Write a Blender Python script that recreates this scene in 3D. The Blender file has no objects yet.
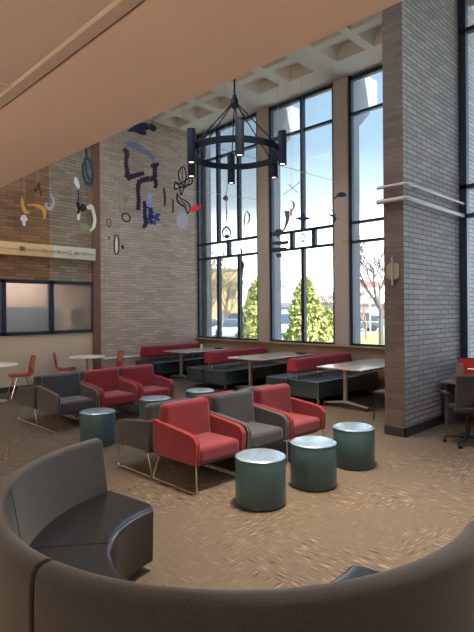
import bpy, bmesh, math, random
from mathutils import Vector, Matrix
random.seed(7)
sc = bpy.context.scene
COL = sc.collection
R = math.radians
PI = math.pi
S2 = math.sqrt(0.5)

# ------------------------------------------------------------------ camera numbers
FPX, HC, CX, CY, ROLL = 508.0, 1.784, 237.0, 309.8, 0.0075
def at(px, py, d):
    """world point that lies d metres ahead of the camera at this pixel"""
    du, dv = px - CX, py - CY
    u = du - ROLL * dv; v = dv + ROLL * du
    L = u * d / FPX; z = HC - v * d / FPX
    return Vector(((d + L) * S2, (d - L) * S2, z))
def on_x(px, py, X):
    du, dv = px - CX, py - CY
    u = du - ROLL * dv; r = u / FPX
    Y = X * (1 - r) / (1 + r)
    return at(px, py, (X + Y) * S2)
def on_y(px, py, Y):
    du, dv = px - CX, py - CY
    u = du - ROLL * dv; r = u / FPX
    X = Y * (1 + r) / (1 - r)
    return at(px, py, (X + Y) * S2)

# ------------------------------------------------------------------ materials
def nt(name):
    m = bpy.data.materials.new(name); m.use_nodes = True
    t = m.node_tree
    return m, t, t.nodes['Principled BSDF']
def N(t, kind, **kw):
    n = t.nodes.new(kind)
    for k, v in kw.items():
        if k in n.inputs: n.inputs[k].default_value = v
        else: setattr(n, k, v)
    return n
def rgb(c): return (c[0], c[1], c[2], 1)
def sr(r, g, b):
    f = lambda c: (c / 255 / 12.92) if c / 255 <= .04045 else ((c / 255 + .055) / 1.055) ** 2.4
    return (f(r), f(g), f(b))
def plain(name, c, rough=.5, metal=0, spec=.5, noise=0, nscale=20, bump=0, bscale=200, coat=0, ior=None, emit=None, es=0):
    m, t, b = nt(name)
    b.inputs['Base Color'].default_value = rgb(c)
    b.inputs['Roughness'].default_value = rough
    b.inputs['Metallic'].default_value = metal
    b.inputs['Specular IOR Level'].default_value = spec
    b.inputs['Coat Weight'].default_value = coat
    if ior: b.inputs['IOR'].default_value = ior
    tc = N(t, 'ShaderNodeTexCoord')
    if noise:
        n = N(t, 'ShaderNodeTexNoise', Scale=nscale, Detail=4.0)
        mx = N(t, 'ShaderNodeMix', data_type='RGBA')
        mx.inputs[6].default_value = rgb([x * (1 - noise) for x in c]); mx.inputs[7].default_value = rgb([min(1, x * (1 + noise)) for x in c])
        t.links.new(tc.outputs['Object'], n.inputs['Vector']); t.links.new(n.outputs[0], mx.inputs[0]); t.links.new(mx.outputs[2], b.inputs['Base Color'])
    if bump:
        n2 = N(t, 'ShaderNodeTexNoise', Scale=bscale, Detail=2.0)
        bp = N(t, 'ShaderNodeBump', Strength=bump, Distance=.01)
        t.links.new(tc.outputs['Object'], n2.inputs['Vector']); t.links.new(n2.outputs[0], bp.inputs['Height']); t.links.new(bp.outputs[0], b.inputs['Normal'])
    if emit:
        b.inputs['Emission Color'].default_value = rgb(emit); b.inputs['Emission Strength'].default_value = es
    return m
def fabric(name, c, fleck=None, sheen=.3):
    m, t, b = nt(name)
    tc = N(t, 'ShaderNodeTexCoord')
    n = N(t, 'ShaderNodeTexNoise', Scale=260.0, Detail=3.0)
    n3 = N(t, 'ShaderNodeTexNoise', Scale=9.0, Detail=3.0)
    r1 = N(t, 'ShaderNodeValToRGB')
    r1.color_ramp.elements[0].position = .35; r1.color_ramp.elements[1].position = .65
    r1.color_ramp.elements[0].color = rgb([x * .72 for x in c]); r1.color_ramp.elements[1].color = rgb(fleck or [min(1, x * 1.3) for x in c])
    mx = N(t, 'ShaderNodeMix', data_type='RGBA', blend_type='MULTIPLY')
    mx.inputs[0].default_value = .35
    t.links.new(tc.outputs['Object'], n.inputs['Vector']); t.links.new(tc.outputs['Object'], n3.inputs['Vector'])
    t.links.new(n.outputs[0], r1.inputs[0]); t.links.new(r1.outputs[0], mx.inputs[6]); t.links.new(n3.outputs[0], mx.inputs[7])
    t.links.new(mx.outputs[2], b.inputs['Base Color'])
    b.inputs['Roughness'].default_value = .85; b.inputs['Sheen Weight'].default_value = sheen
    b.inputs['Specular IOR Level'].default_value = .25
    bp = N(t, 'ShaderNodeBump', Strength=.25, Distance=.004)
    t.links.new(n.outputs[0], bp.inputs['Height']); t.links.new(bp.outputs[0], b.inputs['Normal'])
    return m
def brick(name, axis, c1, c2, mortar, bw=.30, rh=.0735, ms=.007, vary=.5, bumpy=.5):
    m, t, b = nt(name)
    g = N(t, 'ShaderNodeNewGeometry')
    sp = N(t, 'ShaderNodeSeparateXYZ'); cb = N(t, 'ShaderNodeCombineXYZ')
    t.links.new(g.outputs['Position'], sp.inputs[0])
    t.links.new(sp.outputs[axis], cb.inputs[0]); t.links.new(sp.outputs['Z'], cb.inputs[1])
    br = N(t, 'ShaderNodeTexBrick', offset=.5)
    for k, v in {'Scale': 1.0, 'Mortar Size': ms, 'Mortar Smooth': .2, 'Bias': 0.0, 'Brick Width': bw, 'Row Height': rh, 'Color1': rgb(c1), 'Color2': rgb(c2), 'Mortar': rgb(mortar)}.items():
        br.inputs[k].default_value = v
    t.links.new(cb.outputs[0], br.inputs['Vector'])
    mp = N(t, 'ShaderNodeMapping'); mp.inputs['Scale'].default_value = (1.2, 13.6, 1)
    n = N(t, 'ShaderNodeTexNoise', Scale=1.6, Detail=5.0)
    t.links.new(cb.outputs[0], mp.inputs[0]); t.links.new(mp.outputs[0], n.inputs['Vector'])
    rr = N(t, 'ShaderNodeValToRGB'); rr.color_ramp.elements[0].position = .3; rr.color_ramp.elements[1].position = .7
    rr.color_ramp.elements[0].color = (1 - vary * .5,) * 3 + (1,); rr.color_ramp.elements[1].color = (1, 1, 1, 1)
    mx = N(t, 'ShaderNodeMix', data_type='RGBA', blend_type='MULTIPLY'); mx.inputs[0].default_value = 1
    t.links.new(n.outputs[0], rr.inputs[0]); t.links.new(br.outputs[0], mx.inputs[6]); t.links.new(rr.outputs[0], mx.inputs[7])
    t.links.new(mx.outputs[2], b.inputs['Base Color'])
    bp = N(t, 'ShaderNodeBump', Strength=bumpy, Distance=.006, invert=True)
    t.links.new(br.outputs[1], bp.inputs['Height']); t.links.new(bp.outputs[0], b.inputs['Normal'])
    b.inputs['Roughness'].default_value = .75; b.inputs['Specular IOR Level'].default_value = .4
    return m
def carpet():
    m, t, b = nt('carpet_tiles')
    g = N(t, 'ShaderNodeNewGeometry'); T = .915
    def math_(op, a, bb=None):
        n = N(t, 'ShaderNodeMath', operation=op)
        for i, q in enumerate((a, bb)):
            if q is None: continue
            if isinstance(q, (int, float)): n.inputs[i].default_value = q
            else: t.links.new(q, n.inputs[i])
        return n.outputs[0]
    ck = N(t, 'ShaderNodeTexChecker', Scale=1 / T)
    mpo = N(t, 'ShaderNodeMapping'); mpo.inputs['Location'].default_value = (.2, .15, .33)
    t.links.new(g.outputs['Position'], mpo.inputs[0]); t.links.new(mpo.outputs[0], ck.inputs['Vector'])
    outs = []
    for s in ((1.0, 13, 1), (13, 1.0, 1)):
        mp = N(t, 'ShaderNodeMapping'); mp.inputs['Scale'].default_value = s
        n = N(t, 'ShaderNodeTexNoise', Scale=7.0, Detail=1.0)
        t.links.new(g.outputs['Position'], mp.inputs[0]); t.links.new(mp.outputs[0], n.inputs['Vector'])
        outs.append(n.outputs[0])
    mx = N(t, 'ShaderNodeMix'); t.links.new(ck.outputs[1], mx.inputs[0]); t.links.new(outs[0], mx.inputs[2]); t.links.new(outs[1], mx.inputs[3])
    rp = N(t, 'ShaderNodeValToRGB'); e = rp.color_ramp.elements
    base = (.101, .077, .056)
    e[0].position = .335; e[0].color = rgb((.020, .015, .012)); e[1].position = .38; e[1].color = rgb([c * .86 for c in base])
    q = e.new(.52); q.color = rgb(base)
    q = e.new(.62); q.color = rgb([c * 1.08 for c in base])
    q = e.new(.68); q.color = rgb((.25, .20, .155))
    t.links.new(mx.outputs[0], rp.inputs[0])
    # tiles vary a little; patches without strong flecks
    big = N(t, 'ShaderNodeTexNoise', Scale=1.1, Detail=2.0); t.links.new(g.outputs['Position'], big.inputs['Vector'])
    br = N(t, 'ShaderNodeValToRGB'); br.color_ramp.elements[0].position = .42; br.color_ramp.elements[1].position = .6
    t.links.new(big.outputs[0], br.inputs[0])
    fin = N(t, 'ShaderNodeMix', data_type='RGBA'); fin.inputs[6].default_value = rgb([c * .97 for c in base])
    f2 = math_('ADD', br.outputs[0], .25); f3 = math_('MINIMUM', f2, 1.0)
    t.links.new(f3, fin.inputs[0]); t.links.new(rp.outputs[0], fin.inputs[7])
    t.links.new(fin.outputs[2], b.inputs['Base Color'])
    b.inputs['Roughness'].default_value = .8; b.inputs['Specular IOR Level'].default_value = .3
    n2 = N(t, 'ShaderNodeTexNoise', Scale=300.0); bp = N(t, 'ShaderNodeBump', Strength=.3, Distance=.004)
    t.links.new(g.outputs['Position'], n2.inputs['Vector']); t.links.new(n2.outputs[0], bp.inputs['Height']); t.links.new(bp.outputs[0], b.inputs['Normal'])
    return m
def glass(name, tint=(1, 1, 1), refl=1.0):
    m = bpy.data.materials.new(name); m.use_nodes = True; t = m.node_tree; t.nodes.clear()
    o = N(t, 'ShaderNodeOutputMaterial'); mx = N(t, 'ShaderNodeMixShader'); tr = N(t, 'ShaderNodeBsdfTransparent'); gl = N(t, 'ShaderNodeBsdfGlossy')
    tr.inputs[0].default_value = rgb(tint); gl.inputs['Roughness'].default_value = .02
    fr = N(t, 'ShaderNodeFresnel'); fr.inputs[0].default_value = 1.45
    mm = N(t, 'ShaderNodeMath', operation='MULTIPLY'); mm.inputs[1].default_value = refl
    t.links.new(fr.outputs[0], mm.inputs[0]); t.links.new(mm.outputs[0], mx.inputs[0]); t.links.new(tr.outputs[0], mx.inputs[1]); t.links.new(gl.outputs[0], mx.inputs[2]); t.links.new(mx.outputs[0], o.inputs[0])
    return m
def frosted(name):
    m = bpy.data.materials.new(name); m.use_nodes = True; t = m.node_tree; t.nodes.clear()
    o = N(t, 'ShaderNodeOutputMaterial'); gl = N(t, 'ShaderNodeBsdfRefraction'); gl.inputs['Roughness'].default_value = .24; gl.inputs['IOR'].default_value = 1.15
    gl.inputs[0].default_value = (.9, .9, .9, 1)
    df = N(t, 'ShaderNodeBsdfDiffuse'); df.inputs[0].default_value = (.5, .47, .42, 1)
    mx = N(t, 'ShaderNodeMixShader'); mx.inputs[0].default_value = .4
    t.links.new(gl.outputs[0], mx.inputs[1]); t.links.new(df.outputs[0], mx.inputs[2]); t.links.new(mx.outputs[0], o.inputs[0])
    return m

M = {}
M['red'] = fabric('red_fabric', (.20, .008, .020), (.27, .018, .036))
M['grey'] = fabric('charcoal_fabric', (.030, .035, .047), (.062, .069, .088))
M['booth'] = fabric('booth_fabric', (.015, .017, .022), (.036, .037, .042), .22)
M['redpipe'] = plain('red_piping', (.36, .03, .03), .6)
M['greypipe'] = plain('grey_piping', (.14, .13, .13), .6)
M['chrome'] = plain('chrome', (.75, .74, .72), .18, 1)
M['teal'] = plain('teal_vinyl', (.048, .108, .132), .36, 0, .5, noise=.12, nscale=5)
M['skysheen'] = plain('teal_vinyl_sky_sheen', (.36, .50, .64), .24, .6, .8, ior=2.0)  # teal vinyl paled to blue: sky reflection put into the top's colour
M['darkvinyl'] = plain('black_teal_vinyl', (.012, .034, .044), .26, 0, .7, noise=.1, nscale=4, ior=2.1)
M['blackvinyl'] = plain('black_vinyl', (.007, .006, .007), .24, 0, .6, noise=.2, nscale=6, bump=.05, bscale=40, ior=1.62)
M['benchred'] = fabric('bench_red_vinyl', (.36, .02, .04), (.42, .03, .05), .1)
M['black'] = plain('black_plastic', (.012, .012, .014), .4)
M['frame'] = plain('blue_black_aluminium', (.022, .035, .065), .4, .3)
M['glass'] = glass('window_glass', (.97, .98, .98), .6)
M['frost'] = frosted('frosted_glass')
M['soffit'] = plain('tan_gypsum', (.76, .56, .44), .85, noise=.03, nscale=1.5)
def tilemat():
    m = plain('acoustic_tile', (.58, .45, .35), .9, bump=.12, bscale=150)
    t = m.node_tree; b = t.nodes['Principled BSDF']
    g = N(t, 'ShaderNodeNewGeometry'); n = N(t, 'ShaderNodeTexNoise', Scale=130.0, Detail=1.0); r = N(t, 'ShaderNodeValToRGB')
    r.color_ramp.elements[0].position = .33; r.color_ramp.elements[1].position = .42
    r.color_ramp.elements[0].color = rgb((.50, .38, .29)); r.color_ramp.elements[1].color = rgb((.62, .48, .37))
    t.links.new(g.outputs['Position'], n.inputs['Vector']); t.links.new(n.outputs[0], r.inputs[0]); t.links.new(r.outputs[0], b.inputs['Base Color'])
    return m
M['tile'] = tilemat()
M['trim'] = plain('ceiling_trim_paint', (.55, .42, .33), .5)
M['concrete'] = plain('painted_concrete', (.74, .67, .58), .9, noise=.08, nscale=2)
M['coffer'] = plain('coffer_lining', (.42, .40, .38), .9, noise=.08, nscale=5)
M['outconcrete'] = plain('exterior_concrete', (.27, .275, .285), .9, noise=.08, nscale=2)
M['pier'] = plain('pier_paint', (.52, .455, .42), .7, noise=.05, nscale=2)
M['sill'] = plain('tan_sill_panel', (.36, .26, .175), .6, noise=.1, nscale=3)
M['wallpaint'] = plain('beige_wall_paint', (.52, .45, .36), .8, noise=.03, nscale=2)
M['white'] = plain('white_paint', (.75, .73, .70), .5)
M['cream'] = plain('cream_paint', (.70, .66, .56), .6)
M['creamlit'] = plain('warm_lit_paint', (.68, .48, .24), .6)  # beam's cream with warm light put into the colour
M['rail'] = plain('satin_rail_metal', (.40, .385, .37), .35, .4)
M['brown'] = plain('brown_steel', (.17, .085, .05), .5)
M['base'] = plain('dark_rubber_base', (.03, .03, .035), .5)
M['brickA'] = brick('taupe_brick_x', 'X', sr(206, 188, 175), sr(180, 163, 151), sr(156, 143, 134), vary=.35)
M['brickL'] = brick('grey_tan_brick', 'X', sr(160, 146, 130), sr(132, 118, 102), sr(118, 104, 90), vary=.4)
M['brickLit'] = brick('warm_lit_brick', 'X', sr(150, 112, 84), sr(118, 86, 62), sr(112, 82, 60), vary=.4)  # warm light on the left wall part put into the brick colour
M['brickC'] = brick('grey_brick_x', 'X', sr(166, 166, 168), sr(144, 144, 146), sr(102, 102, 106), ms=.009, vary=.35)
M['brickE'] = brick('shaded_end_brick', 'Y', sr(106, 94, 90), sr(88, 76, 73), sr(84, 73, 71), ms=.004, vary=.3)  # same pier brick, browner and darker: shade put into the end face
M['carpet'] = carpet()
M['tabletop'] = plain('beige_laminate', (.50, .43, .37), .2, 0, .7, noise=.04, nscale=12, ior=1.9)
M['whitetop'] = plain('white_laminate', (.80, .77, .72), .3)
M['steel'] = plain('satin_steel', (.55, .53, .50), .35, .8)
M['orangered'] = plain('red_plastic', (.40, .02, .02), .35)
M['orange'] = plain('backlit_orange', (.55, .20, .08), .4)  # backlight on the shell chair's inner back put into the colour
M['bulb'] = plain('warm_lamp_glow', (1, .8, .5), .4, emit=(1, .72, .38), es=6)
M['bronze'] = plain('blue_black_metal', (.006, .011, .026), .6, 0, .2)

# ------------------------------------------------------------------ mesh builder
class MB:
    def __init__(s): s.v = []; s.f = []
    def add(s, vs, fs):
        o = len(s.v); s.v += [tuple(v) for v in vs]; s.f += [tuple(i + o for i in f) for f in fs]; return s
    def box(s, x0, x1, y0, y1, z0, z1):
        return s.add([(x0, y0, z0), (x1, y0, z0), (x1, y1, z0), (x0, y1, z0), (x0, y0, z1), (x1, y0, z1), (x1, y1, z1), (x0, y1, z1)],
                     [(0, 3, 2, 1), (4, 5, 6, 7), (0, 1, 5, 4), (1, 2, 6, 5), (2, 3, 7, 6), (3, 0, 4, 7)])
    def prism(s, poly, axis, a, b):
        n = len(poly)
        def P(p, c): return {'x': (c, p[0], p[1]), 'y': (p[0], c, p[1]), 'z': (p[0], p[1], c)}[axis]
        vs = [P(p, a) for p in poly] + [P(p, b) for p in poly]
        fs = [tuple(range(n))[::-1], tuple(range(n, 2 * n))] + [(i, (i + 1) % n, n + (i + 1) % n, n + i) for i in range(n)]
        return s.add(vs, fs)
    def tube(s, pts, r, seg=8, closed=False):
        pts = [Vector(p) for p in pts]; n = len(pts); rings = []
        rs = r if isinstance(r, (list, tuple)) else [r] * n
        ref = None
        for i, p in enumerate(pts):
            if closed: d = pts[(i + 1) % n] - pts[i - 1]
            else: d = (pts[min(i + 1, n - 1)] - pts[max(i - 1, 0)])
            d.normalize()
            if ref is None:
                ref = Vector((0, 0, 1)) if abs(d.z) < .9 else Vector((1, 0, 0))
            a = (ref - d * ref.dot(d)).normalized(); b = d.cross(a); ref = a
            rings.append([p + (a * math.cos(2 * PI * k / seg) + b * math.sin(2 * PI * k / seg)) * rs[i] for k in range(seg)])
        vs = [q for ring in rings for q in ring]; fs = []
        m = n if closed else n - 1
        for i in range(m):
            j = (i + 1) % n
            for k in range(seg):
                k2 = (k + 1) % seg
                fs.append((i * seg + k, i * seg + k2, j * seg + k2, j * seg + k))
        if not closed: fs += [tuple(range(seg))[::-1], tuple((n - 1) * seg + k for k in range(seg))]
        return s.add(vs, fs)
    def lathe(s, prof, seg=32, c=(0, 0), a0=0, a1=2 * PI, closed_profile=False):
        full = abs(a1 - a0 - 2 * PI) < 1e-6
        n = len(prof); m = seg if full else seg + 1; vs = []
        for i in range(m):
            a = a0 + (a1 - a0) * i / seg
            for r_, z in prof: vs.append((c[0] + r_ * math.cos(a), c[1] + r_ * math.sin(a), z))
        fs = []
        for i in range(seg):
            j = (i + 1) % m
            for k in range(n if closed_profile else n - 1):
                k2 = (k + 1) % n
                fs.append((i * n + k, j * n + k, j * n + k2, i * n + k2))
        if full and not closed_profile:
            if prof[0][0] > 1e-6: fs.append(tuple(i * n for i in range(m))[::-1])
            if prof[-1][0] > 1e-6: fs.append(tuple(i * n + n - 1 for i in range(m)))
        if not full and closed_profile:
            fs.append(tuple(range(n))); fs.append(tuple((m - 1) * n + k for k in range(n))[::-1])
        return s.add(vs, fs)
    def ribbon(s, pts, w, y0=-.008, y1=.008, scallop=0, step=None, closed=False):
        """flat cut-out strip in the local xz plane"""
        P = [Vector((p[0], p[1])) for p in pts]
        if closed: P = P + [P[0]]
        # resample (Catmull-Rom)
        out = []
        n = len(P); sub = 8
        for i in range(n - 1):
            p0 = P[i - 1] if i > 0 else (P[-2] if closed else P[0]); p1 = P[i]; p2 = P[i + 1]
            p3 = P[i + 2] if i + 2 < n else (P[1] if closed else P[-1])
            for k in range(sub):
                t_ = k / sub
                out.append((.5 * ((2 * p1) + (p2 - p0) * t_ + (2 * p0 - 5 * p1 + 4 * p2 - p3) * t_ ** 2 + (3 * p1 - p0 - 3 * p2 + p3) * t_ ** 3), i + t_))
        if not closed: out.append((P[-1], n - 1))
        ws = w if isinstance(w, (list, tuple)) else [w] * n
        m = len(out); A = []; B = []; acc = 0
        for i, (p, u) in enumerate(out):
            q0 = out[i - 1][0] if (i > 0 or closed) else p; q1 = out[(i + 1) % m][0] if (i < m - 1 or closed) else p
            d = (q1 - q0); d = d.normalized() if d.length > 1e-9 else Vector((1, 0)); nn = Vector((-d.y, d.x))
            k = min(int(u), len(ws) - 1); k2 = min(k + 1, len(ws) - 1); ww = ws[k] + (ws[k2] - ws[k]) * (u - int(u))
            if i: acc += (p - out[i - 1][0]).length
            if scallop: ww *= 1 + .28 * math.sin(acc / scallop * 2 * PI)
            A.append(p + nn * ww / 2); B.append(p - nn * ww / 2)
        vs = []
        for a, b in zip(A, B): vs += [(a.x, y0, a.y), (b.x, y0, b.y), (b.x, y1, b.y), (a.x, y1, a.y)]
        fs = []
        for i in range(m if closed else m - 1):
            j = (i + 1) % m
            for k in range(4): fs.append((i * 4 + k, i * 4 + (k + 1) % 4, j * 4 + (k + 1) % 4, j * 4 + k))
        if not closed: fs += [(0, 3, 2, 1), tuple((m - 1) * 4 + k for k in range(4))]
        return s.add(vs, fs)
    def build(s, name, mat, parent=None, bevel=0, seg=3, smooth=False, sub=0, loc=None, rz=None):
        me = bpy.data.meshes.new(name); me.from_pydata(s.v, [], s.f)
        bm = bmesh.new(); bm.from_mesh(me); bmesh.ops.recalc_face_normals(bm, faces=bm.faces); bm.to_mesh(me); bm.free()
        o = bpy.data.objects.new(name, me); COL.objects.link(o)
        me.materials.append(M[mat] if isinstance(mat, str) else mat)
        if parent: o.parent = parent
        if loc is not None: o.location = loc
        if rz is not None: o.rotation_euler = (0, 0, rz)
        if bevel:
            b = o.modifiers.new('bevel', 'BEVEL'); b.width = bevel; b.segments = seg; b.limit_method = 'ANGLE'; b.angle_limit = R(35); b.harden_normals = True
            smooth = True
        if sub:
            b = o.modifiers.new('sub', 'SUBSURF'); b.levels = b.render_levels = sub
        if smooth:
            for p in me.polygons: p.use_smooth = True
            if not bevel and not sub:
                for e in me.edges: pass
                try: me.set_sharp_from_angle(angle=R(40))
                except Exception: pass
        return o

def thing(name, label, cat, loc=(0, 0, 0), rz=0, group=None):
    o = bpy.data.objects.new(name, None); COL.objects.link(o); o.empty_display_size = .1
    o.location = loc; o.rotation_euler = (0, 0, rz); o['label'] = label; o['category'] = cat
    if group: o['group'] = group
    return o
def tag(o, label, cat, group=None, kind=None):
    o['label'] = label; o['category'] = cat
    if group: o['group'] = group
    if kind: o['kind'] = kind
    return o
def struct(o): o['kind'] = 'structure'; return o
def dup(root, loc, rz, label, group=None):
    r = root.copy(); COL.objects.link(r); r.location = loc; r.rotation_euler = (0, 0, rz); r['label'] = label
    if group: r['group'] = group
    for ch in list(root.children):
        c = ch.copy(); COL.objects.link(c); c.parent = r
        for g in ch.children:
            d = g.copy(); COL.objects.link(d); d.parent = c
    return r

# ------------------------------------------------------------------ the room shell
XW, YW, ZC = 9.91, 11.5, 7.0       # window wall, brick wall, high ceiling
XS, ZS = 2.04, 3.1                 # edge and height of the low soffit
struct(MB().box(-4.2, XW + .3, -4.2, YW + .2, -.2, 0).build('floor', 'carpet'))
# left wall: brick above, left part tinted warm-lit, frosted band, painted below
XP0, XP1 = 6.40, 6.60
struct(MB().box(-4, 5.32, YW, YW + .2, 2.5, ZC).build('wall_left', 'brickLit'))
struct(MB().box(5.32, XP0 + .05, YW, YW + .2, 2.5, ZC).build('wall_left', 'brickL'))
struct(MB().box(-4, XP0 + .05, YW, YW + .2, 0, 1.25).build('wall_left', 'wallpaint'))
struct(MB().box(-4, 3.0, YW, YW + .2, 1.25, 2.5).build('wall_left', 'wallpaint'))
struct(MB().box(XP1 - .05, XW + .3, YW, YW + .2, 0, ZC).build('wall_back', 'brickA'))
struct(MB().box(XP0, XP1, YW - .06, YW + .2, 0, ZC).build('trim_1', 'brown'))
struct(MB().box(-4, XP0, YW - .02, YW, 0, .12).build('baseboard_left', 'base'))
struct(MB().box(XP1, XW, YW - .02, YW, 0, .12).build('baseboard_back', 'base'))
o = MB().box(-4, 5.32, YW - .18, YW, 3.03, 3.31).build('trim_2', 'creamlit'); struct(o)
o = MB().box(5.32, XP0, YW - .18, YW, 3.03, 3.31).build('trim_3', 'cream'); struct(o)
# frosted interior windows
w = MB()
for a, b_ in ((3.0, 6.48),): w.box(a, b_, YW - .05, YW + .1, 2.42, 2.5).box(a, b_, YW - .05, YW + .1, 1.25, 1.33)
for x in (3.0, 4.2, 5.29, 6.38): w.box(x - .0, x + .1, YW - .05, YW + .1, 1.25, 2.5)
wf = struct(w.build('window_5', 'frame', bevel=.004, seg=1))
for a, b_ in ((3.1, 4.2), (4.3, 5.29), (5.39, 6.38)):
    MB().box(a, b_, YW + .02, YW + .03, 1.33, 2.42).build('pane', 'frost', wf)
# added room behind the frosted glass, its colours standing in for reflections
struct(MB().box(2.4, 7.4, YW + 1.5, YW + 1.6, 0, 3).build('wall_office', plain('office_paint', (.46, .29, .20), .9)))
struct(MB().box(2.3, 2.4, YW + .2, YW + 1.6, 0, 3).build('wall_office', 'wallpaint'))
struct(MB().box(7.4, 7.5, YW + .2, YW + 1.6, 0, 3).build('wall_office', 'wallpaint'))
struct(MB().box(2.3, 7.5, YW + .2, YW + 1.6, 3, 3.1).build('ceiling_office', 'white'))
struct(MB().box(2.3, 7.5, YW + .2, YW + 1.6, -.1, 0).build('floor_office', 'carpet'))
t = thing('reflection_board', 'added pale bluish board standing in for a reflection in the frosted panes', 'reflection_board', (4.9, YW + .36, 1.0))
MB().box(-.46, .82, 0, .02, .05, .86).build('board', plain('reflected_blue', (.70, .85, .98), .4), t)
for z_ in (.03, .86): MB().box(-.48, .84, .01, .03, z_, z_ + .02).build('board_frame', 'steel', t)
MB().box(-.4, -.36, .03, .07, -1.0, .8).build('stand', 'steel', t)
MB().box(.7, .74, .03, .07, -1.0, .8).build('stand', 'steel', t)
t = thing('stand_in_cabinet', 'added brown cabinet standing in for a blurred patch in the right frosted pane', 'cabinet', (6.25, YW + .45, 0))
MB().box(-.2, .2, 0, .4, 0, 1.85).build('body', plain('cabinet_brown', (.30, .16, .12), .5), t, bevel=.01)
MB().box(-.18, .18, -.02, 0, .1, 1.8).build('door', plain('cabinet_door', (.34, .18, .13), .5), t)
# back and side walls out of view
struct(MB().box(-4.2, -4, -4.2, YW + .2, 0, ZS + .3).build('wall_rear', 'wallpaint'))
struct(MB().box(-4, 8.85, -4.2, -4, 0, ZC).build('wall_right', 'wallpaint'))
# low ceiling: acoustic tiles, trim, gypsum soffit
struct(MB().box(-4, 1.24, -4, YW, ZS, ZS + .12).build('ceiling_low', 'tile'))
struct(MB().box(1.24, XS, -4, YW, ZS - .004, ZS + .12).build('ceiling_soffit', 'soffit', bevel=.004))
struct(MB().box(XS - .15, XS, -4, YW, ZS + .12, ZC).build('wall_upper', 'soffit'))
struct(MB().box(-4.2, XS - .15, -4.2, YW + .2, ZS + .3, ZS + .5).build('roof_low', 'concrete'))
g = MB().prism([(1.165, ZS + .02), (1.165, ZS - .002), (1.18, ZS - .008), (1.243, ZS - .008), (1.243, ZS + .02)], 'y', -4, YW)
k = -3.07
while k < YW:
    g.box(-4, 1.22, k - .012, k + .012, ZS - .006, ZS + .02); k += 1.22
for x in (-3.66, -2.44, -1.22, .0): g.box(x - .012, x + .012, -4, YW, ZS - .006, ZS + .02)
struct(g.build('trim_4', 'trim'))
struct(MB().box(1.244, 1.250, -4, YW, ZS - .0065, ZS + .01).build('trim_5', 'base'))
# high waffle ceiling
rows = [8.78 - .85 * i for i in range(8)]
cols = sorted([11.14, 10.2, 9.3, 7.95, 7.0, 5.72, 4.85, 3.45, 2.55, 1.15, .25, -1.15, -2.05])
xb = [XS] + sorted(sum([[r - .32, r + .32] for r in rows], [])) + [XW + .3]
yb = [-4.2] + sorted(sum([[c - .34, c + .34] for c in cols], [])) + [YW + .2]
xb = [x for x in xb if x >= XS]
wm = MB(); cm = MB(); DZ = .26
for i in range(len(xb) - 1):
    for j in range(len(yb) - 1):
        x0, x1, y0, y1 = xb[i], xb[i + 1], yb[j], yb[j + 1]
        cx, cy = (x0 + x1) / 2, (y0 + y1) / 2
        hole = any(abs(cx - r) < .05 for r in rows) and any(abs(cy - c) < .05 for c in cols) and x1 - x0 > .5
        if not hole: wm.add([(x0, y0, ZC), (x1, y0, ZC), (x1, y1, ZC), (x0, y1, ZC)], [(0, 1, 2, 3)])
        else:
            e = .10
            wm.add([(x0, y0, ZC), (x1, y0, ZC), (x1, y1, ZC), (x0, y1, ZC), (x0 + e, y0 + e, ZC + DZ), (x1 - e, y0 + e, ZC + DZ), (x1 - e, y1 - e, ZC + DZ), (x0 + e, y1 - e, ZC + DZ)],
                   [(0, 1, 5, 4), (1, 2, 6, 5), (2, 3, 7, 6), (3, 0, 4, 7), (4, 5, 6, 7)])
# slab above, sharing the mesh as one ceiling
wm.box(XS - .15, XW + .6, -4.2, YW + .2, ZC + DZ + .05, ZC + DZ + .3)
struct(wm.build('ceiling', 'concrete'))

# window wall: sill wall, piers, three tall windows
struct(MB().box(XW - .02, XW + .3, 3.6, YW, 0, .93).build('wall_front', 'sill'))
struct(MB().box(XW - .14, XW + .3, 3.64, YW, .92, .965).build('trim_6', 'sill', bevel=.008))
def pier(y0, y1):
    p = MB().box(XW - .10, XW + .02, y0, y1, .93, ZC)
    struct(p.build('wall_pier', 'pier', bevel=.006))
    q = MB().prism([(XW + .02, 0), (XW + .42, 0), (XW + .42, 6.0), (XW + 1.25, 6.75), (XW + 1.25, ZC + .3), (XW + .02, ZC + .3)], 'y', y0 + .02, y1 - .02)
    struct(q.build('wall_fin', 'outconcrete'))
PIERS = [(8.65, 9.03), (6.27, 6.65), (3.64, 4.27)]
for a, b_ in PIERS: pier(a, b_)
struct(MB().box(XW + .06, XW + .5, YW, YW + .4, 0, ZC).build('wall_fin', 'outconcrete'))
def window(name, y0, y1, full, short):
    x0, x1 = XW - .05, XW + .05
    w = MB()
    w.box(x0, x1, y0, y0 + .07, .95, ZC).box(x0, x1, y1 - .07, y1, .95, ZC)
    w.box(x0, x1, y0, y1, .955, 1.01).box(x0, x1, y0, y1, ZC - .11, ZC - .02)
    for z in (3.28, 3.71, 6.14): w.box(x0, x1, y0, y1, z - .03, z + .03)
    for y in full: w.box(x0, x1, y - .045, y + .045, .98, 3.28).box(x0, x1, y - .045, y + .045, 3.71, ZC - .05)
    for y in short: w.box(x0, x1, y - .05, y + .05, 3.28, 3.71)
    f = struct(w.build(name, 'frame'))
    MB().box(XW + .0, XW + .008, y0 + .02, y1 - .02, .97, ZC - .05).build('pane', 'glass', f)
window('window_1', 9.03, YW - .0, (10.62, 9.79), (10.2,))
window('window_2', 6.65, 8.65, (7.6,), (7.94, 7.27))
window('window_3', 4.27, 6.27, (5.2,), (4.8,))
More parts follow.
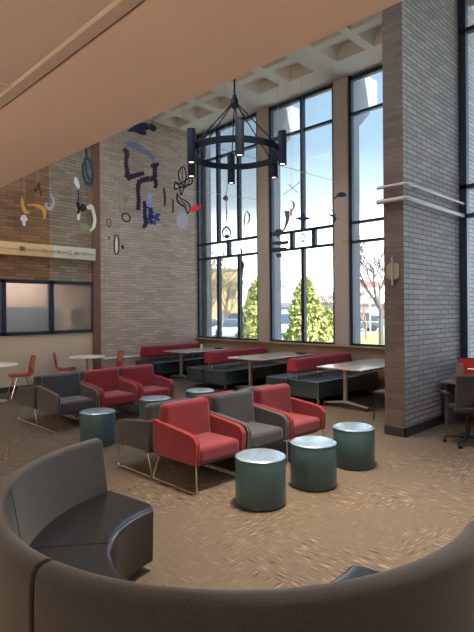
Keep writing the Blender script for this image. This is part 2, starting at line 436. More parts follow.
# brick pier wall that projects into the room
CXL, CY0, CY1 = 6.62, 3.34, 3.64
struct(MB().box(CXL, 11.6, CY0, CY1, 0, ZC).build('wall_brick_pier', 'brickC'))
struct(MB().box(CXL - .012, CXL, CY0 + .002, CY1 - .002, 0, ZC).build('wall_pier_end', 'brickE'))
struct(MB().box(CXL - .03, 8.62, CY0 - .02, CY0, 0, .13).box(CXL - .03, CXL - .012, CY0 - .02, CY1, 0, .13).build('baseboard_pier', 'base'))
XV = 8.62
struct(MB().box(XV, XV + .25, -4, CY0, 0, .87).build('wall_side', 'sill'))
w = MB()
w.box(XV - .05, XV + .06, CY0 - .12, CY0, .87, ZC).box(XV - .05, XV + .06, -4, CY0, .87, .95).box(XV - .05, XV + .06, -4, CY0, ZC - .1, ZC)
for z in (3.3, 3.78, 6.35): w.box(XV - .05, XV + .06, -4, CY0, z - .035, z + .035)
for y in (1.9, .4, -1.1, -2.6): w.box(XV - .05, XV + .06, y - .05, y + .05, .9, ZC)
wf = struct(w.build('window_4', 'frame'))
MB().box(XV, XV + .01, -4, CY0 - .1, .93, ZC - .04).build('pane', 'glass', wf)
# guard rails round the pier
t = thing('wall_rail', 'pair of pale metal rails wrapping round the brick pier high up', 'rail')
for z, rr, nm in ((3.5, .022, 'upper_rail'), (3.3, .034, 'lower_rail')):
    MB().tube([(CXL - .07, CY1 + .06, z), (CXL - .07, CY0 - .02, z), (CXL - .05, CY0 - .055, z), (CXL - .02, CY0 - .07, z), (XV - .04, CY0 - .07, z)], rr, 10).build(nm, 'rail', t, smooth=True)
for x in (6.9, 7.6, 8.3): MB().box(x - .008, x + .008, CY0 - .05, CY0, 3.47, 3.53).build('bracket', 'rail', t)
MB().box(CXL - .06, CXL - .012, CY0 + .1, CY0 + .116, 3.47, 3.53).build('bracket', 'rail', t)
# white rail along the back wall
t = thing('handrail', 'white tube rail along the grey brick wall at bench height', 'rail')
MB().tube([(XP1 + .02, YW - .11, .58), (7.72, YW - .11, .58)], .026, 10).build('rail_tube', 'white', t, smooth=True)
for x in (6.75, 7.6): MB().tube([(x, YW, .58), (x, YW - .11, .58)], .014).build('bracket', 'white', t)
# conduits and clamps on the beam
t = thing('conduit', 'thin grey conduit running along the beam on the left wall', 'conduit')
MB().tube([(2.0, YW - .215, 3.17), (XP0, YW - .215, 3.17)], .012).build('pipe', 'steel', t, smooth=True)
for i, px in enumerate((4.58, 5.72)):
    c = MB().lathe([(0, -.05), (.05, -.045), (.055, 0), (.05, .045), (0, .05)], 16).build('junction_box', 'brown' if i == 0 else 'steel', t, smooth=True, loc=(px, YW - .24, 3.17))
for px in (5.1, 5.45, 5.9, 6.1): MB().box(px - .02, px + .02, YW - .235, YW - .18, 3.14, 3.2).build('clamp', 'steel', t)
# small round cornered plate on pier end
pl = thing('wall_plate', 'beige round cornered plate with an upright bar on the pier end', 'plaque', (CXL - .012, 3.49, 2.31))
MB().prism([(sx * .045 + .05 * math.cos(a), sz * .065 + .05 * math.sin(a)) for sx, sz, a0 in ((1, 1, 0), (-1, 1, 90), (-1, -1, 180), (1, -1, 270)) for a in (R(a0), R(a0 + 30), R(a0 + 60), R(a0 + 90))], 'x', -.03, 0).build('plate', plain('plate_beige', (.26, .215, .17), .6), pl)
MB().box(-.05, -.028, -.012, .012, -.2, .2).build('bar', plain('bar_cream', (.34, .29, .24), .5), pl, bevel=.006)

# ------------------------------------------------------------------ lounge chairs
def lounge(name, label, c):
    t = thing(name, label, 'chair')
    fab = 'red' if c == 'red' else 'grey'; pip = 'redpipe' if c == 'red' else 'greypipe'
    MB().box(-.285, .285, -.345, .20, .265, .435).build('seat', fab, t, bevel=.045, seg=4)
    MB().prism([(.10, .30), (.155, .80), (.275, .81), (.34, .30)], 'x', -.305, .305).build('backrest', fab, t, bevel=.045, seg=4)
    arm = [(-.355, .275), (-.37, .49), (-.33, .545), (-.27, .565), (.345, .635), (.325, .275)]
    for s_ in (-1, 1):
        a, b_ = (.288, .345) if s_ > 0 else (-.345, -.288)
        ar = MB().prism(arm, 'x', a, b_).build('armrest', fab, t, bevel=.018, seg=3)
        pp = MB()
        for xx in (a + .006, b_ - .006):
            pp.tube([(xx, q[0] * 1.004, q[1] + .001) for q in arm[0:5]], .005, 6)
        pp.build('piping', pip, ar, smooth=True)
        x = s_ * .325
        MB().tube([(x, -.345, .28), (x, -.355, .03), (x, -.35, .014), (x, -.335, .008), (x, .335, .008), (x, .35, .014), (x, .355, .03), (x * .98, .25, .28)], .008, 8).build('leg', 'chrome', t, smooth=True)
    MB().tube([(-.325, -.28, .26), (.325, -.28, .26)], .009).tube([(-.325, .22, .26), (.325, .22, .26)], .009).box(-.26, .26, -.3, .25, .25, .275).build('seat_support', 'black', t)
    return t
redc = lounge('lounge_chair', 'bright red lounge chair nearest the camera, left end of the front row', 'red')
redc['group'] = 'lounge chairs in the front block'
redc.location = (3.50, 4.095, 0)
gryc = lounge('lounge_chair', 'charcoal lounge chair between two red ones in the front row', 'grey')
gryc['group'] = 'lounge chairs in the front block'
gryc.location = (4.22, 4.095, 0)
G1, G2 = 'lounge chairs in the front block', 'lounge chairs in the left block'
dup(redc, (4.94, 4.095, 0), 0, 'red lounge chair at the right end of the front row, behind two drum stools', G1)
dup(gryc, (3.50, 4.80, 0), PI, 'charcoal lounge chair facing away, back to back with the nearest red chair', G1).scale = (1, .93, .95)
dup(redc, (4.22, 4.80, 0), PI, 'red lounge chair facing away, back edge showing behind the front charcoal chair', G1).scale = (1, .93, .95)
dup(gryc, (4.94, 4.80, 0), PI, 'charcoal lounge chair facing away behind the right end red chair', G1).scale = (1, .93, .95)
dup(gryc, (3.70, 7.425, 0), 0, 'charcoal lounge chair facing forward at left end of the left block', G2)
dup(redc, (4.42, 7.425, 0), 0, 'red lounge chair in the middle of the left block beside charcoal chair', G2)
dup(redc, (5.14, 7.425, 0), 0, 'red lounge chair at right end of the left block', G2)
dup(gryc, (3.70, 8.155, 0), PI, 'charcoal lounge chair facing away at far left, its side panel in view', G2).scale = (1, 1, .95)
dup(gryc, (4.42, 8.155, 0), PI, 'charcoal lounge chair facing away, hidden behind the middle red chair of the left block', G2).scale = (1, 1, .95)
dup(gryc, (5.14, 8.155, 0), PI, 'charcoal lounge chair facing away behind the right end red chair of the left block', G2).scale = (1, 1, .95)

# ------------------------------------------------------------------ drum stools
def drum(label):
    t = thing('drum_stool', label, 'stool', group='teal drum stools')
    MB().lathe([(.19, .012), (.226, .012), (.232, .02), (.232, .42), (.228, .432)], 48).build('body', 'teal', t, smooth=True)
    MB().lathe([(0, .45), (.19, .45), (.215, .447), (.228, .438), (.230, .428), (.20, .42), (0, .42)], 48).build('seat', 'skysheen', t, smooth=True)
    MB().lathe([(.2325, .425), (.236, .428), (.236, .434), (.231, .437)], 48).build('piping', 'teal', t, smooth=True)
    MB().lathe([(0, 0), (.20, 0), (.21, .012), (0, .014)], 32).build('base', 'black', t)
    return t
d0 = drum('teal drum stool nearest the camera, in front of the charcoal lounge chair')
d0.location = (3.46, 3.17, 0)
for (x, y), lb in {
    (4.19, 3.11): 'teal drum stool in the middle of the three in a row',
    (5.04, 3.17): 'teal drum stool at right end of the row, closest to the brick pier',
    (3.49, 6.15): 'dark topped teal drum stool in front of left charcoal lounge chair',
    (4.62, 6.42): 'teal drum stool standing behind the nearest red lounge chair',
    (5.58, 6.47): 'teal drum stool whose pale top shows past the front red chair back'}.items():
    dup(d0, (x, y, 0), 0, lb)

# ------------------------------------------------------------------ curved booth
BC = (2.15, 2.15)
def booth(name, label, a0, a1, rin):
    t = thing(name, label, 'sofa', (BC[0], BC[1], 0), 0, 'curved booth sections')
    A0, A1 = R(a0), R(a1)
    back = [(1.20, .10), (1.205, .45), (1.262, .785), (1.275, .812), (1.30, .824), (1.335, .824), (1.36, .812), (1.373, .785), (1.378, .70), (1.378, .06), (1.28, .06)]
    bk = MB().lathe(back, 44, (0, 0), A0, A1, True).build('backrest', 'booth', t, bevel=.012, seg=3)
    if a0 < 120:
        am = A0 + (A1 - A0) * .54
        MB().tube([((r_ - .001) * math.cos(am), (r_ - .001) * math.sin(am), z) for r_, z in back[1:4]], .003, 6).build('seam', 'booth', bk, smooth=True)
    seat = [(rin + .01, .06), (rin, .395), (rin + .004, .418), (rin + .016, .436), (rin + .036, .448), (rin + .08, .452), (1.205, .452), (1.205, .10)]
    s_ = MB().lathe(seat, 44, (0, 0), A0 - R(.5), A1 + R(2 if a1 > 200 else 0), True).build('seat', 'blackvinyl', t, bevel=.01, seg=3)
    am = A0 + (A1 - A0) * .5
    MB().tube([(r_ * math.cos(am), r_ * math.sin(am), .4525) for r_ in (.74, .9, 1.1, 1.2)], .002, 6).build('seam', 'blackvinyl', s_)
    for aa in (A0 + .15, (A0 + A1) / 2, A1 - .15):
        MB().lathe([(0, 0), (.03, 0), (.03, .07), (0, .07)], 12).build('foot', 'black', t, loc=(1.0 * math.cos(aa), 1.0 * math.sin(aa), 0))
    return t
booth('curved_booth', 'curved grey booth section at left with its black vinyl seat in view', 98, 190.2, .73)
booth('curved_booth', 'curved grey booth section across the bottom, its back to the camera', 191.0, 280.5, .68)

# ------------------------------------------------------------------ benches
def bench(label, loc, y0, y1, yb, single=False):
    t = thing('bench', label, 'bench', (7.62, loc, 0), 0, 'benches by the windows')
    ys = [(y0, yb - .02), (yb + .02, y1)] if not single else [(y0, y1)]
    MB().box(.03, 2.12, y0 + .04, y1 - .04, .12, .30).build('base', 'darkvinyl', t, bevel=.01)
    for a, b_ in ys: MB().box(0, 2.15, a, b_, .14, .45).build('seat', 'darkvinyl', t, bevel=.02)
    for x in (.12, 2.0):
        for y in (y0 + .1, y1 - .1): MB().tube([(x, y, 0), (x, y, .14)], .018).build('leg', 'chrome', t, smooth=True)
    yc = yb
    pr = [(yc - .15, .545), (yc - .09, .82), (yc + .09, .82), (yc + .15, .545)]
    MB().prism(pr, 'x', .12, 2.12).build('bolster', 'benchred', t, bevel=.045, seg=4)
    for x in (.22, 1.1, 1.9):
        for yy in (-.05, .05): MB().tube([(x, yc + yy, .42), (x, yc + yy, .58)], .012).build('post', 'steel', t)
    return t
bench('dark teal bench with red bolster in front of the widest window, nearest the brick pier', 6.2, -.68, .62, .06)
bench('dark teal bench with red bolster between the middle and far tables', 8.68, -.66, .64, .04)
bench('dark teal bench with red bolster against the grey brick wall', 11.1, -.45, .34, .2, True)

# ------------------------------------------------------------------ flip top tables
def table(label, x0, x1, yc, w=.9):
    t = thing('training_table', label, 'table', ((x0 + x1) / 2, yc, 0), 0, 'long tables by the windows')
    h = (x1 - x0) / 2
    MB().box(-h, h, -w / 2, w / 2, .712, .74).build('tabletop', 'tabletop', t, bevel=.008)
    for s_ in (-1, 1):
        x = s_ * (h - .22)
        l = MB().box(x - .03, x + .03, -.03, .03, .09, .70)
        l.box(x - .04, x + .04, -.3, .3, .685, .712)
        l.build('leg', 'steel', t, bevel=.006)
        f = MB().prism([(-w / 2 + .02, .05), (-w / 2 + .02, .075), (-.04, .135), (.04, .135), (w / 2 - .02, .075), (w / 2 - .02, .05), (.04, .095), (-.04, .095)], 'x', x - .025, x + .025).build('foot', 'steel', t, bevel=.004)
        for q in (-1, 1):
            MB().tube([(x - .03, q * (w / 2 - .04), .03), (x + .03, q * (w / 2 - .04), .03)], .03, 12).build('caster', 'black', f)
    MB().box(-h + .25, h - .25, -.02, .02, .6, .64).build('crossbar', 'steel', t)
    return t
table('long beige table nearest the brick pier', 7.6, 9.6, 5.08, .95)
table('long beige table in the middle, between two benches', 7.78, 9.75, 7.6, .98)
table('long beige table farthest away, holding a white cup', 7.95, 9.78, 10.2, .9)
t = thing('paper_cup', 'small white cup standing on the far long table', 'cup', (9.07, 10.45, .74))
MB().lathe([(0, 0), (.03, 0), (.038, .1), (.034, .1), (.028, .004), (0, .004)], 20).build('cup_body', 'white', t, smooth=True)
MB().lathe([(.0, .118), (.034, .118), (.041, .1), (.041, .096)], 20).build('lid', 'white', t, smooth=True)
# dark underside boxes (folding mechanisms) stand on the tables' far ends
for i, (x, y, lb) in enumerate(((9.3, 10.0, 'small black box on the window end of the far table'), (9.45, 7.35, 'small black box on the window end of the middle table'))):
    o = MB().box(-.05, .05, -.1, .1, 0, .035).build('power_box', 'black', bevel=.008); o.location = (x, y, .7405); tag(o, lb, 'power box')

# ------------------------------------------------------------------ cafe tables and shell chairs
def cafe_table(label, x, y, r_):
    t = thing('cafe_table', label, 'table', (x, y, 0))
    MB().lathe([(0, .71), (r_ - .02, .71), (r_, .717), (r_, .737), (r_ - .008, .74), (0, .74)], 48).build('tabletop', 'whitetop', t, smooth=True)
    MB().lathe([(.03, .02), (.03, .70), (.1, .71), (0, .71)], 20).build('pedestal', 'steel', t, smooth=True)
    MB().lathe([(0, 0), (.21, 0), (.22, .012), (.06, .035), (.03, .05), (0, .05)], 32).build('base', 'steel', t, smooth=True)
cafe_table('round white cafe table cut by the left edge of the picture', 3.72, 10.5, .42)
cafe_table('round white cafe table below the right frosted window', 5.83, 10.72, .40)
def shell_chair(label, x, y, rz):
    t = thing('shell_chair', label, 'chair', (x, y, 0), rz, 'red cafe chairs')
    prof = [(-.22, .425), (-.19, .445), (0, .43), (.14, .435), (.19, .46), (.215, .53), (.235, .65), (.27, .84)]
    hw = [.19, .215, .22, .21, .20, .195, .2, .18]
    vs = []; fs = []; nx = 9
    for lay in (0, 1):
        for (yy, z), w_ in zip(prof, hw):
            for k in range(nx):
                u = -1 + 2 * k / (nx - 1)
                c = .03 * u * u
                vs.append((u * w_, yy - (c if z > .5 else 0) + lay * (.012 if z > .46 else 0), z + (c if z <= .5 else 0) - lay * (.012 if z <= .5 else 0)))
    n = len(prof) * nx
    hole = {(5, k) for k in (3, 4)}
    for i in range(len(prof) - 1):
        for k in range(nx - 1):
            if (i, k) in hole: continue
            a = i * nx + k
            fs.append((a, a + 1, a + nx + 1, a + nx)); fs.append((n + a, n + a + nx, n + a + nx + 1, n + a + 1))
    for k in range(nx - 1):
        fs.append((k, k + n, k + 1 + n, k + 1)); a = (len(prof) - 1) * nx + k; fs.append((a, a + 1, a + 1 + n, a + n))
    for i in range(len(prof) - 1):
        for k in (0, nx - 1):
            a = i * nx + k; fs.append((a, a + nx, a + nx + n, a + n))
    MB().add(vs, fs).build('shell', 'orangered', t, smooth=True)
    MB().add([(x_ * .99, y_ - .004, z_ + .001) for x_, y_, z_ in [(-.17, .225, .60), (.17, .225, .60), (.165, .26, .82), (-.165, .26, .82), (-.17, .218, .60), (.17, .218, .60), (.165, .252, .82), (-.165, .252, .82)]],
             [(0, 1, 2, 3), (7, 6, 5, 4), (0, 4, 5, 1), (1, 5, 6, 2), (2, 6, 7, 3), (3, 7, 4, 0)]).build('backlit_inner', 'orange', t)  # thin panel painted as the backlit inner face
    for s_ in (-1, 1):
        MB().tube([(s_ * .17, -.12, .42), (s_ * .22, -.24, .01)], .010).build('leg', 'chrome', t, smooth=True)
        MB().tube([(s_ * .17, .12, .42), (s_ * .22, .27, .01)], .010).build('leg', 'chrome', t, smooth=True)
    MB().tube([(-.17, -.12, .415), (.17, -.12, .415)], .009).tube([(-.17, .12, .415), (.17, .12, .415)], .009).build('seat_frame', 'chrome', t)
    return t
shell_chair('red shell chair beside the left edge cafe table, in front of the beige wall', 4.32, 10.72, R(-100))
shell_chair('red shell chair on the left of the round table below the frosted window', 5.47, 11.05, R(62))
shell_chair('red shell chair on the right of the round table, by the brown post', 6.22, 10.35, R(-104))

# ------------------------------------------------------------------ work corner at right
t = thing('desk', 'narrow desk against the grey brick pier at right edge', 'desk', (7.98, 2.62, 0))
MB().box(-.35, .6, -1.5, .68, .65, .68).build('desktop', plain('desk_laminate', (.22, .21, .21), .35), t, bevel=.006)
MB().box(-.25, .55, .60, .64, 0, .65).build('side_panel', plain('panel_grey', (.15, .155, .17), .5), t, bevel=.004)
MB().box(-.25, .55, -1.4, -1.36, 0, .65).build('side_panel', plain('panel_grey2', (.15, .155, .17), .5), t, bevel=.004)
o = MB().box(-.02, .02, -.055, .055, 0, .25).box(-.02, .02, .055, .12, 0, .08).build('desk_divider', plain('divider_wood', (.28, .22, .17), .6), bevel=.01)
o.location = (8.02, 3.14, .681); tag(o, 'short brown upright panel on the desk beside the red screen', 'divider')
t = thing('monitor', 'flat monitor with a red screen standing on the desk', 'monitor', (8.15, 2.94, .68), R(8))
MB().box(0, .03, -.27, .27, .03, .33).build('case', 'black', t, bevel=.006)
MB().box(-.003, .001, -.255, .255, .045, .315).build('screen', plain('red_screen', (.30, .02, .02), .3, emit=(.5, .03, .03), es=.12), t)
MB().box(-.005, -.003, -.10, .12, .155, .166).build('white_line', plain('white_screen_line', (.8, .8, .8), .3, emit=(1, 1, 1), es=.6), t)
MB().box(.03, .05, -.03, .03, .0, .15).box(-.06, .1, -.1, .1, 0, .012).build('stand', 'black', t)
t = thing('task_chair', 'black office chair with armrests pulled up to the desk', 'chair', (6.86, 2.58, 0), R(-52))
MB().box(-.24, .24, -.24, .22, .43, .50).build('seat', 'black', t, bevel=.03)
MB().prism([(-.25, .52), (-.29, .93), (-.25, .95), (-.20, .52)], 'x', -.23, .23).build('backrest', plain('black_mesh', (.03, .03, .034), .7), t, bevel=.02)
for s_ in (-1, 1):
    MB().tube([(s_ * .22, -.05, .46), (s_ * .31, -.06, .5), (s_ * .31, -.08, .66)], .014).box(s_ * .31 - .035, s_ * .31 + .035, -.18, .12, .66, .69).build('armrest', 'black', t)
MB().tube([(0, 0, .08), (0, 0, .44)], .03).tube([(0, -.1, .46), (0, -.27, .47), (0, -.28, .62)], .025).build('column', 'black', t, smooth=True)
for k in range(5):
    a = k * 2 * PI / 5 + .3
    lg = MB().tube([(0, 0, .11), (.29 * math.cos(a), .29 * math.sin(a), .07)], [.025, .016]).build('leg', 'black', t, smooth=True)
    MB().tube([(.29 * math.cos(a) - .02, .29 * math.sin(a), .03), (.29 * math.cos(a) + .02, .29 * math.sin(a), .03)], .03, 12).build('caster', 'black', lg)
# floor outlet strip: chair leg behind the pier
t = thing('side_chair', 'black chair mostly hidden behind the shaded end of the pier', 'chair', (7.50, 3.99, 0), R(180))
MB().box(-.22, .22, -.22, .22, .42, .47).build('seat', 'black', t, bevel=.02)
MB().prism([(.18, .5), (.25, .82), (.27, .82), (.21, .5)], 'x', -.21, .21).build('backrest', 'black', t, bevel=.008)
for a, b_ in ((-1, -1), (1, -1), (-1, 1), (1, 1)): MB().tube([(a * .18, b_ * .18, .42), (a * .22, b_ * .22, .0)], .012).build('leg', 'black', t)

# ------------------------------------------------------------------ chandelier
CD = 8.96
cc = at(235, 154, CD)
t = thing('chandelier', 'black ring chandelier with six cylinder lamps hung from the waffle ceiling', 'chandelier', (cc.x, cc.y, cc.z))
RR = .80
MB().lathe([(RR - .012, -.055), (RR + .012, -.055), (RR + .012, .055), (RR - .012, .055)], 72, closed_profile=True).build('ring', 'bronze', t, smooth=True)
hz = .90
MB().lathe([(0, hz - .10), (.05, hz - .09), (.065, hz - .02), (.065, hz + .05), (.045, hz + .09), (.03, hz + .14), (0, hz + .15)], 20).build('hub', 'bronze', t, smooth=True)
MB().tube([(0, 0, hz + .1), (0, 0, ZC - cc.z - .02)], .016).build('stem', 'bronze', t, smooth=True)
MB().lathe([(0, ZC - cc.z - .05), (.08, ZC - cc.z - .05), (.08, ZC - cc.z), (0, ZC - cc.z)], 20).build('ceiling_plate', 'bronze', t, smooth=True)
for ang in (95, 35, -25, -85, -145, 155):
    # angle as seen from below
    sx, sy = math.cos(R(ang)), -math.sin(R(ang))
    dx = sx * S2 - sy * S2; dy = -sx * S2 - sy * S2
    q = RR + .085
    c = MB().lathe([(.0, .285), (.068, .285), (.072, .28), (.072, -.28), (.064, -.28), (.06, -.24), (0, -.24)], 24).build('lamp_cylinder', 'bronze', t, smooth=True, loc=(dx * q, dy * q, -.02))
    MB().lathe([(0, -.262), (.045, -.262), (.055, -.242), (0, -.24)], 20).build('bulb', 'bulb', c, smooth=True)
    MB().tube([(-dx * .10, -dy * .10, .02), (-dx * .04, -dy * .04, .02)], .03).build('bracket', 'bronze', c)
    MB().tube([(dx * .03, dy * .03, hz), (dx * RR, dy * RR, .04)], .011).build('arm_rod', 'bronze', t, smooth=True)
    l = bpy.data.lights.new('lamp_spot', 'SPOT'); l.energy = 22; l.color = (1, .75, .45); l.spot_size = R(70); l.shadow_soft_size = .05
    lo = bpy.data.objects.new('lamp_spot', l); COL.objects.link(lo); lo.parent = t; lo.location = (dx * q, dy * q, -.32)

# ------------------------------------------------------------------ mobile cut-outs
PC = {}
def pm(c, rough=.5):
    k = tuple(round(x, 3) for x in c)
    if k not in PC: PC[k] = plain('cutout_paint', c, .75, 0, .2)
    return PC[k]
NAVY, PURP, TEALR = sr(32, 38, 72), sr(44, 36, 58), sr(38, 70, 88)
class Piece:
    def __init__(s, name, label, px, py, d, wire=True, cat='mobile piece'):
        s.c = at(px, py, d); s.d = d; s.px = px; s.py = py
        s.t = thing(name, label, cat, s.c, R(-45), 'hanging mobile cut-outs'); s.n = 0
        s.top = None
        if wire: MB().tube([(0, .012, 0), (0, .012, ZC - s.c.z)], .0013, 4).build('wire', 'steel', s.t)
    def L(s, pts):
        k = s.d / FPX
        return [((x - s.px) * k, -(y - s.py) * k) for x, y in pts]
    def poly(s, pts, c, part='cutout', th=.009):
        MB().prism(s.L(pts), 'y', -th + s.n * .002, th + s.n * .002).build(part, pm(c), s.t); s.n += 1; return s
    def rib(s, pts, w, c, part='cutout', scallop=0, closed=False, th=.008):
        k = s.d / FPX
        ws = [x * k for x in w] if isinstance(w, (list, tuple)) else w * k
        MB().ribbon(s.L(pts), ws, -th + s.n * .002, th + s.n * .002, scallop * k, closed=closed).build(part, pm(c), s.t); s.n += 1; return s
    def oval(s, cx, cy, rx, ry, c, part='cutout', n=20, rot=0):
        pts = [(cx + rx * math.cos(a) * math.cos(rot) - ry * math.sin(a) * math.sin(rot), cy + rx * math.cos(a) * math.sin(rot) + ry * math.sin(a) * math.cos(rot)) for a in [2 * PI * i / n for i in range(n)]]
        return s.poly(pts, c, part)
    def ring(s, cx, cy, rx, ry, w, c, part='cutout', n=12, rot=0):
        pts = [(cx + rx * math.cos(a) * math.cos(rot) - ry * math.sin(a) * math.sin(rot), cy + rx * math.cos(a) * math.sin(rot) + ry * math.sin(a) * math.cos(rot)) for a in [2 * PI * i / n for i in range(n)]]
        return s.rib(pts, w, c, part, closed=True)
D1 = 11.6
Piece('cloud_cutout', 'navy scalloped cloud cut-out hanging highest, at soffit edge', 141, 127, D1).poly([(127, 131), (131, 128), (134, 126), (138, 124), (142, 123), (145, 122.5), (148, 124), (152, 124), (155, 126), (157, 129), (154, 132), (150, 130), (147, 129.5), (145, 131), (147, 133), (145, 135), (140, 134.5), (137, 133), (134, 131.5), (131, 132)], NAVY)
Piece('wavy_strip_cutout', 'slate blue scalloped strip slanting below the navy cloud', 141, 148, D1).rib([(127, 144), (133, 145), (139, 148), (144, 151), (148, 154), (154, 159)], [4, 5.5, 6, 4, 4.5, 3.5], sr(96, 112, 140), scallop=3.5)
Piece('hook_cutout', 'dark purple L shaped jagged hook on the brick wall', 127, 165, D1).rib([(124, 149), (127, 153), (126, 162), (127, 170), (128, 177), (134, 176), (144, 173)], [4, 5, 3.5, 4, 6, 5, 4], PURP, scallop=3)
Piece('branch_cutout', 'dark purple stepped jagged branch right of the L hook', 150, 180, D1).rib([(155.5, 163), (155, 170), (154, 178), (147, 179), (139.5, 182), (138, 190), (138.5, 200), (138, 210)], [5, 4, 5, 5.5, 5, 4, 4, 4], PURP, scallop=3).rib([(154, 178), (156, 183), (155, 188)], [4, 4, 3], PURP, scallop=3).rib([(151, 165), (155, 167), (158.5, 163)], [3, 3, 3], PURP)
Piece('oval_cutout', 'lavender blue oval cut-out beside the purple branch', 150, 200, 11.45).oval(150, 200, 2.3, 8, sr(134, 146, 205)).oval(151.5, 200, .8, 4, sr(215, 225, 225), 'white_patch')
Piece('flower_cutout', 'navy flower and stem cut-out under the lavender oval', 149, 216, D1).rib([(144, 201), (145, 208), (145, 216), (146, 223), (143, 228)], [3, 4, 4, 5, 3], NAVY, 'stem', scallop=3).rib([(149, 206), (151, 212), (150, 218), (152, 224)], [3.5, 5, 5, 3], sr(40, 52, 96), 'stem', scallop=3).oval(157, 215.5, 3.2, 2, sr(52, 66, 130), 'petal', rot=-.4).oval(157, 219, 3, 1.8, sr(52, 66, 130), 'petal', rot=.4).oval(154.5, 222.5, 1.6, 2.6, sr(60, 76, 145), 'petal').oval(153, 217, 2, 2, sr(40, 52, 110), 'petal')
Piece('ring_cutout', 'dark green hollow oval ring on the brick wall', 126, 217.5, D1).rib([(122.5, 214.5), (127, 213.8), (130, 217), (129, 221), (125, 221.3), (122.5, 218.5)], 1.5, sr(58, 66, 62), closed=True)
Piece('leaf_cutout', 'small tan diamond leaf above the dark green ring', 125.5, 200, D1).poly([(122.5, 197), (126, 196), (129, 198), (126, 204), (124, 200)], sr(150, 128, 98))
Piece('frame_cutout', 'small dark outlined rectangle left of the green ring', 108.5, 222.5, D1).rib([(106.8, 220), (110.5, 219.5), (110.5, 225.5), (108, 226)], .9, sr(90, 80, 72), closed=True)
Piece('capsule_cutout', 'tall black outlined capsule with a white center', 116.5, 244.5, D1).rib([(115, 236), (118.2, 236), (118.8, 244), (118.2, 253), (115, 253.5), (114.2, 244)], 1.2, sr(50, 56, 56), 'outline', closed=True).oval(116.6, 245, 1.2, 7, sr(225, 228, 220), 'center')
Piece('dot_cutout', 'small black oval dot right of the capsule', 122.5, 247, D1).oval(122.5, 247, 1.3, 2.2, sr(50, 50, 52))
Piece('dot_cutout', 'tiny brown dot left of the capsule', 109, 238, D1).oval(109, 238, .9, 1.6, sr(96, 84, 74))
Piece('bar_cutout', 'longer dark upright bar between branch and black scrolls', 164.3, 197, 11.2).rib([(163.8, 188), (164.8, 196), (164.6, 206)], [1.8, 2.4, 1.6], sr(60, 48, 54))
Piece('bar_cutout', 'shorter dark upright bar below and right of the longer one', 173, 206, 11.2).rib([(173, 199.5), (173, 213)], [1.8, 1.6], sr(62, 50, 54))
BK = sr(34, 36, 38)
p = Piece('scroll_cutout', 'black pierced lattice figure hanging beside the corner of the window', 183, 180, 10.6)
p.rib([(181, 168), (178.6, 174), (180, 181), (183.5, 185), (186, 180), (186, 173), (184, 167)], 1.3, BK, closed=True)
p.rib([(182.5, 168), (182.5, 182)], 1, BK).rib([(175, 182), (175, 189), (180, 187), (191, 184), (191.5, 178), (186, 180), (180, 184)], 1.5, BK, closed=True).rib([(179.5, 186), (181, 195), (184, 187)], 1.3, BK).rib([(176, 183), (184, 188), (190, 180)], 1.1, BK)
p = Piece('swirl_cutout', 'black flame shaped swirl below the lattice figure', 183, 204, 10.45)
p.rib([(177.5, 193), (177, 199), (180, 204), (185, 207), (187.5, 214)], [1.2, 2, 1.8, 2, 1], BK).rib([(177.5, 193), (180, 198), (185, 200.5), (189, 204), (190, 209), (187.5, 214)], [1, 1.2, 1.3, 1.6, 1.6, 1], BK).rib([(180, 200), (184, 203), (187, 206)], [.8, 1, .7], BK)
Piece('leaf_cutout', 'bright red leaf cut-out hanging at the window corner', 195.5, 208, 10.3).poly([(189.5, 211), (191, 207.5), (196, 205.8), (200.5, 204.5), (201, 207), (198, 210), (193, 212)], sr(214, 44, 60))
Piece('leaf_cutout', 'small brown leaf in the left window, right of the red leaf', 203.8, 198.5, 10.6).poly([(202, 194), (204.5, 197), (205.5, 203), (203, 201)], sr(90, 74, 74))
Piece('disc_cutout', 'pale blue grey disc low by the window corner', 182.5, 221.5, 11.0).oval(182.5, 221, 6, 8, sr(160, 168, 186))
p = Piece('fish_chain_cutout', 'brown tri-point leaf with a long thin tail in the left window', 226, 205, 10.8)
p.poly([(222.5, 198), (226, 195), (228.5, 198), (227, 201.5), (224, 200)], sr(84, 72, 80), 'leaf').rib([(226, 195), (227.5, 188), (227, 184)], .5, sr(90, 90, 100), 'stem').rib([(225.8, 201), (226.5, 212), (226, 222)], [.6, 1.3, .6], sr(110, 112, 118), 'tail')
p = Piece('horseshoe_cutout', 'dark horseshoe arc holding a ball in the left window', 226.5, 233, 10.65)
p.rib([(223.5, 237), (222.8, 231), (226.5, 227), (230.3, 231), (229.8, 237)], [1, 1.6, 1.8, 1.6, 1], sr(60, 58, 66), 'arc').oval(226.8, 236.5, 2.6, 2, sr(48, 46, 52), 'ball').rib([(226.5, 229), (227.3, 235)], 1, sr(60, 58, 66), 'stem')
Piece('shield_cutout', 'small dark shield over the upper window bar', 227.6, 243, 10.5).poly([(225.5, 240.5), (230, 240.5), (229.3, 244), (227.5, 246.5), (226, 244)], sr(56, 60, 70))
p = Piece('crescent_cutout', 'pair of dark thin crescents in right pane of the left window', 247, 217, 10.8)
p.rib([(246.5, 210.5), (249.3, 215), (249, 221), (246.5, 225)], [.6, 1.6, 1.4, .5], sr(86, 92, 110)).rib([(246, 212), (244.2, 219), (244.8, 226)], [.5, 1.5, .6], sr(86, 92, 110))
p = Piece('seahorse_cutout', 'dark curved tail with a leaf blob over the window mullion', 242, 258, 10.8)
p.rib([(239.8, 247.5), (241.8, 251), (241, 257), (241.5, 262)], [.6, 2, 1.2, 2.5], sr(48, 56, 72), 'tail').poly([(241, 258), (243.5, 262), (244.2, 267), (242.5, 270), (241, 273), (240.3, 268), (241.3, 264)], sr(52, 60, 76), 'leaf')
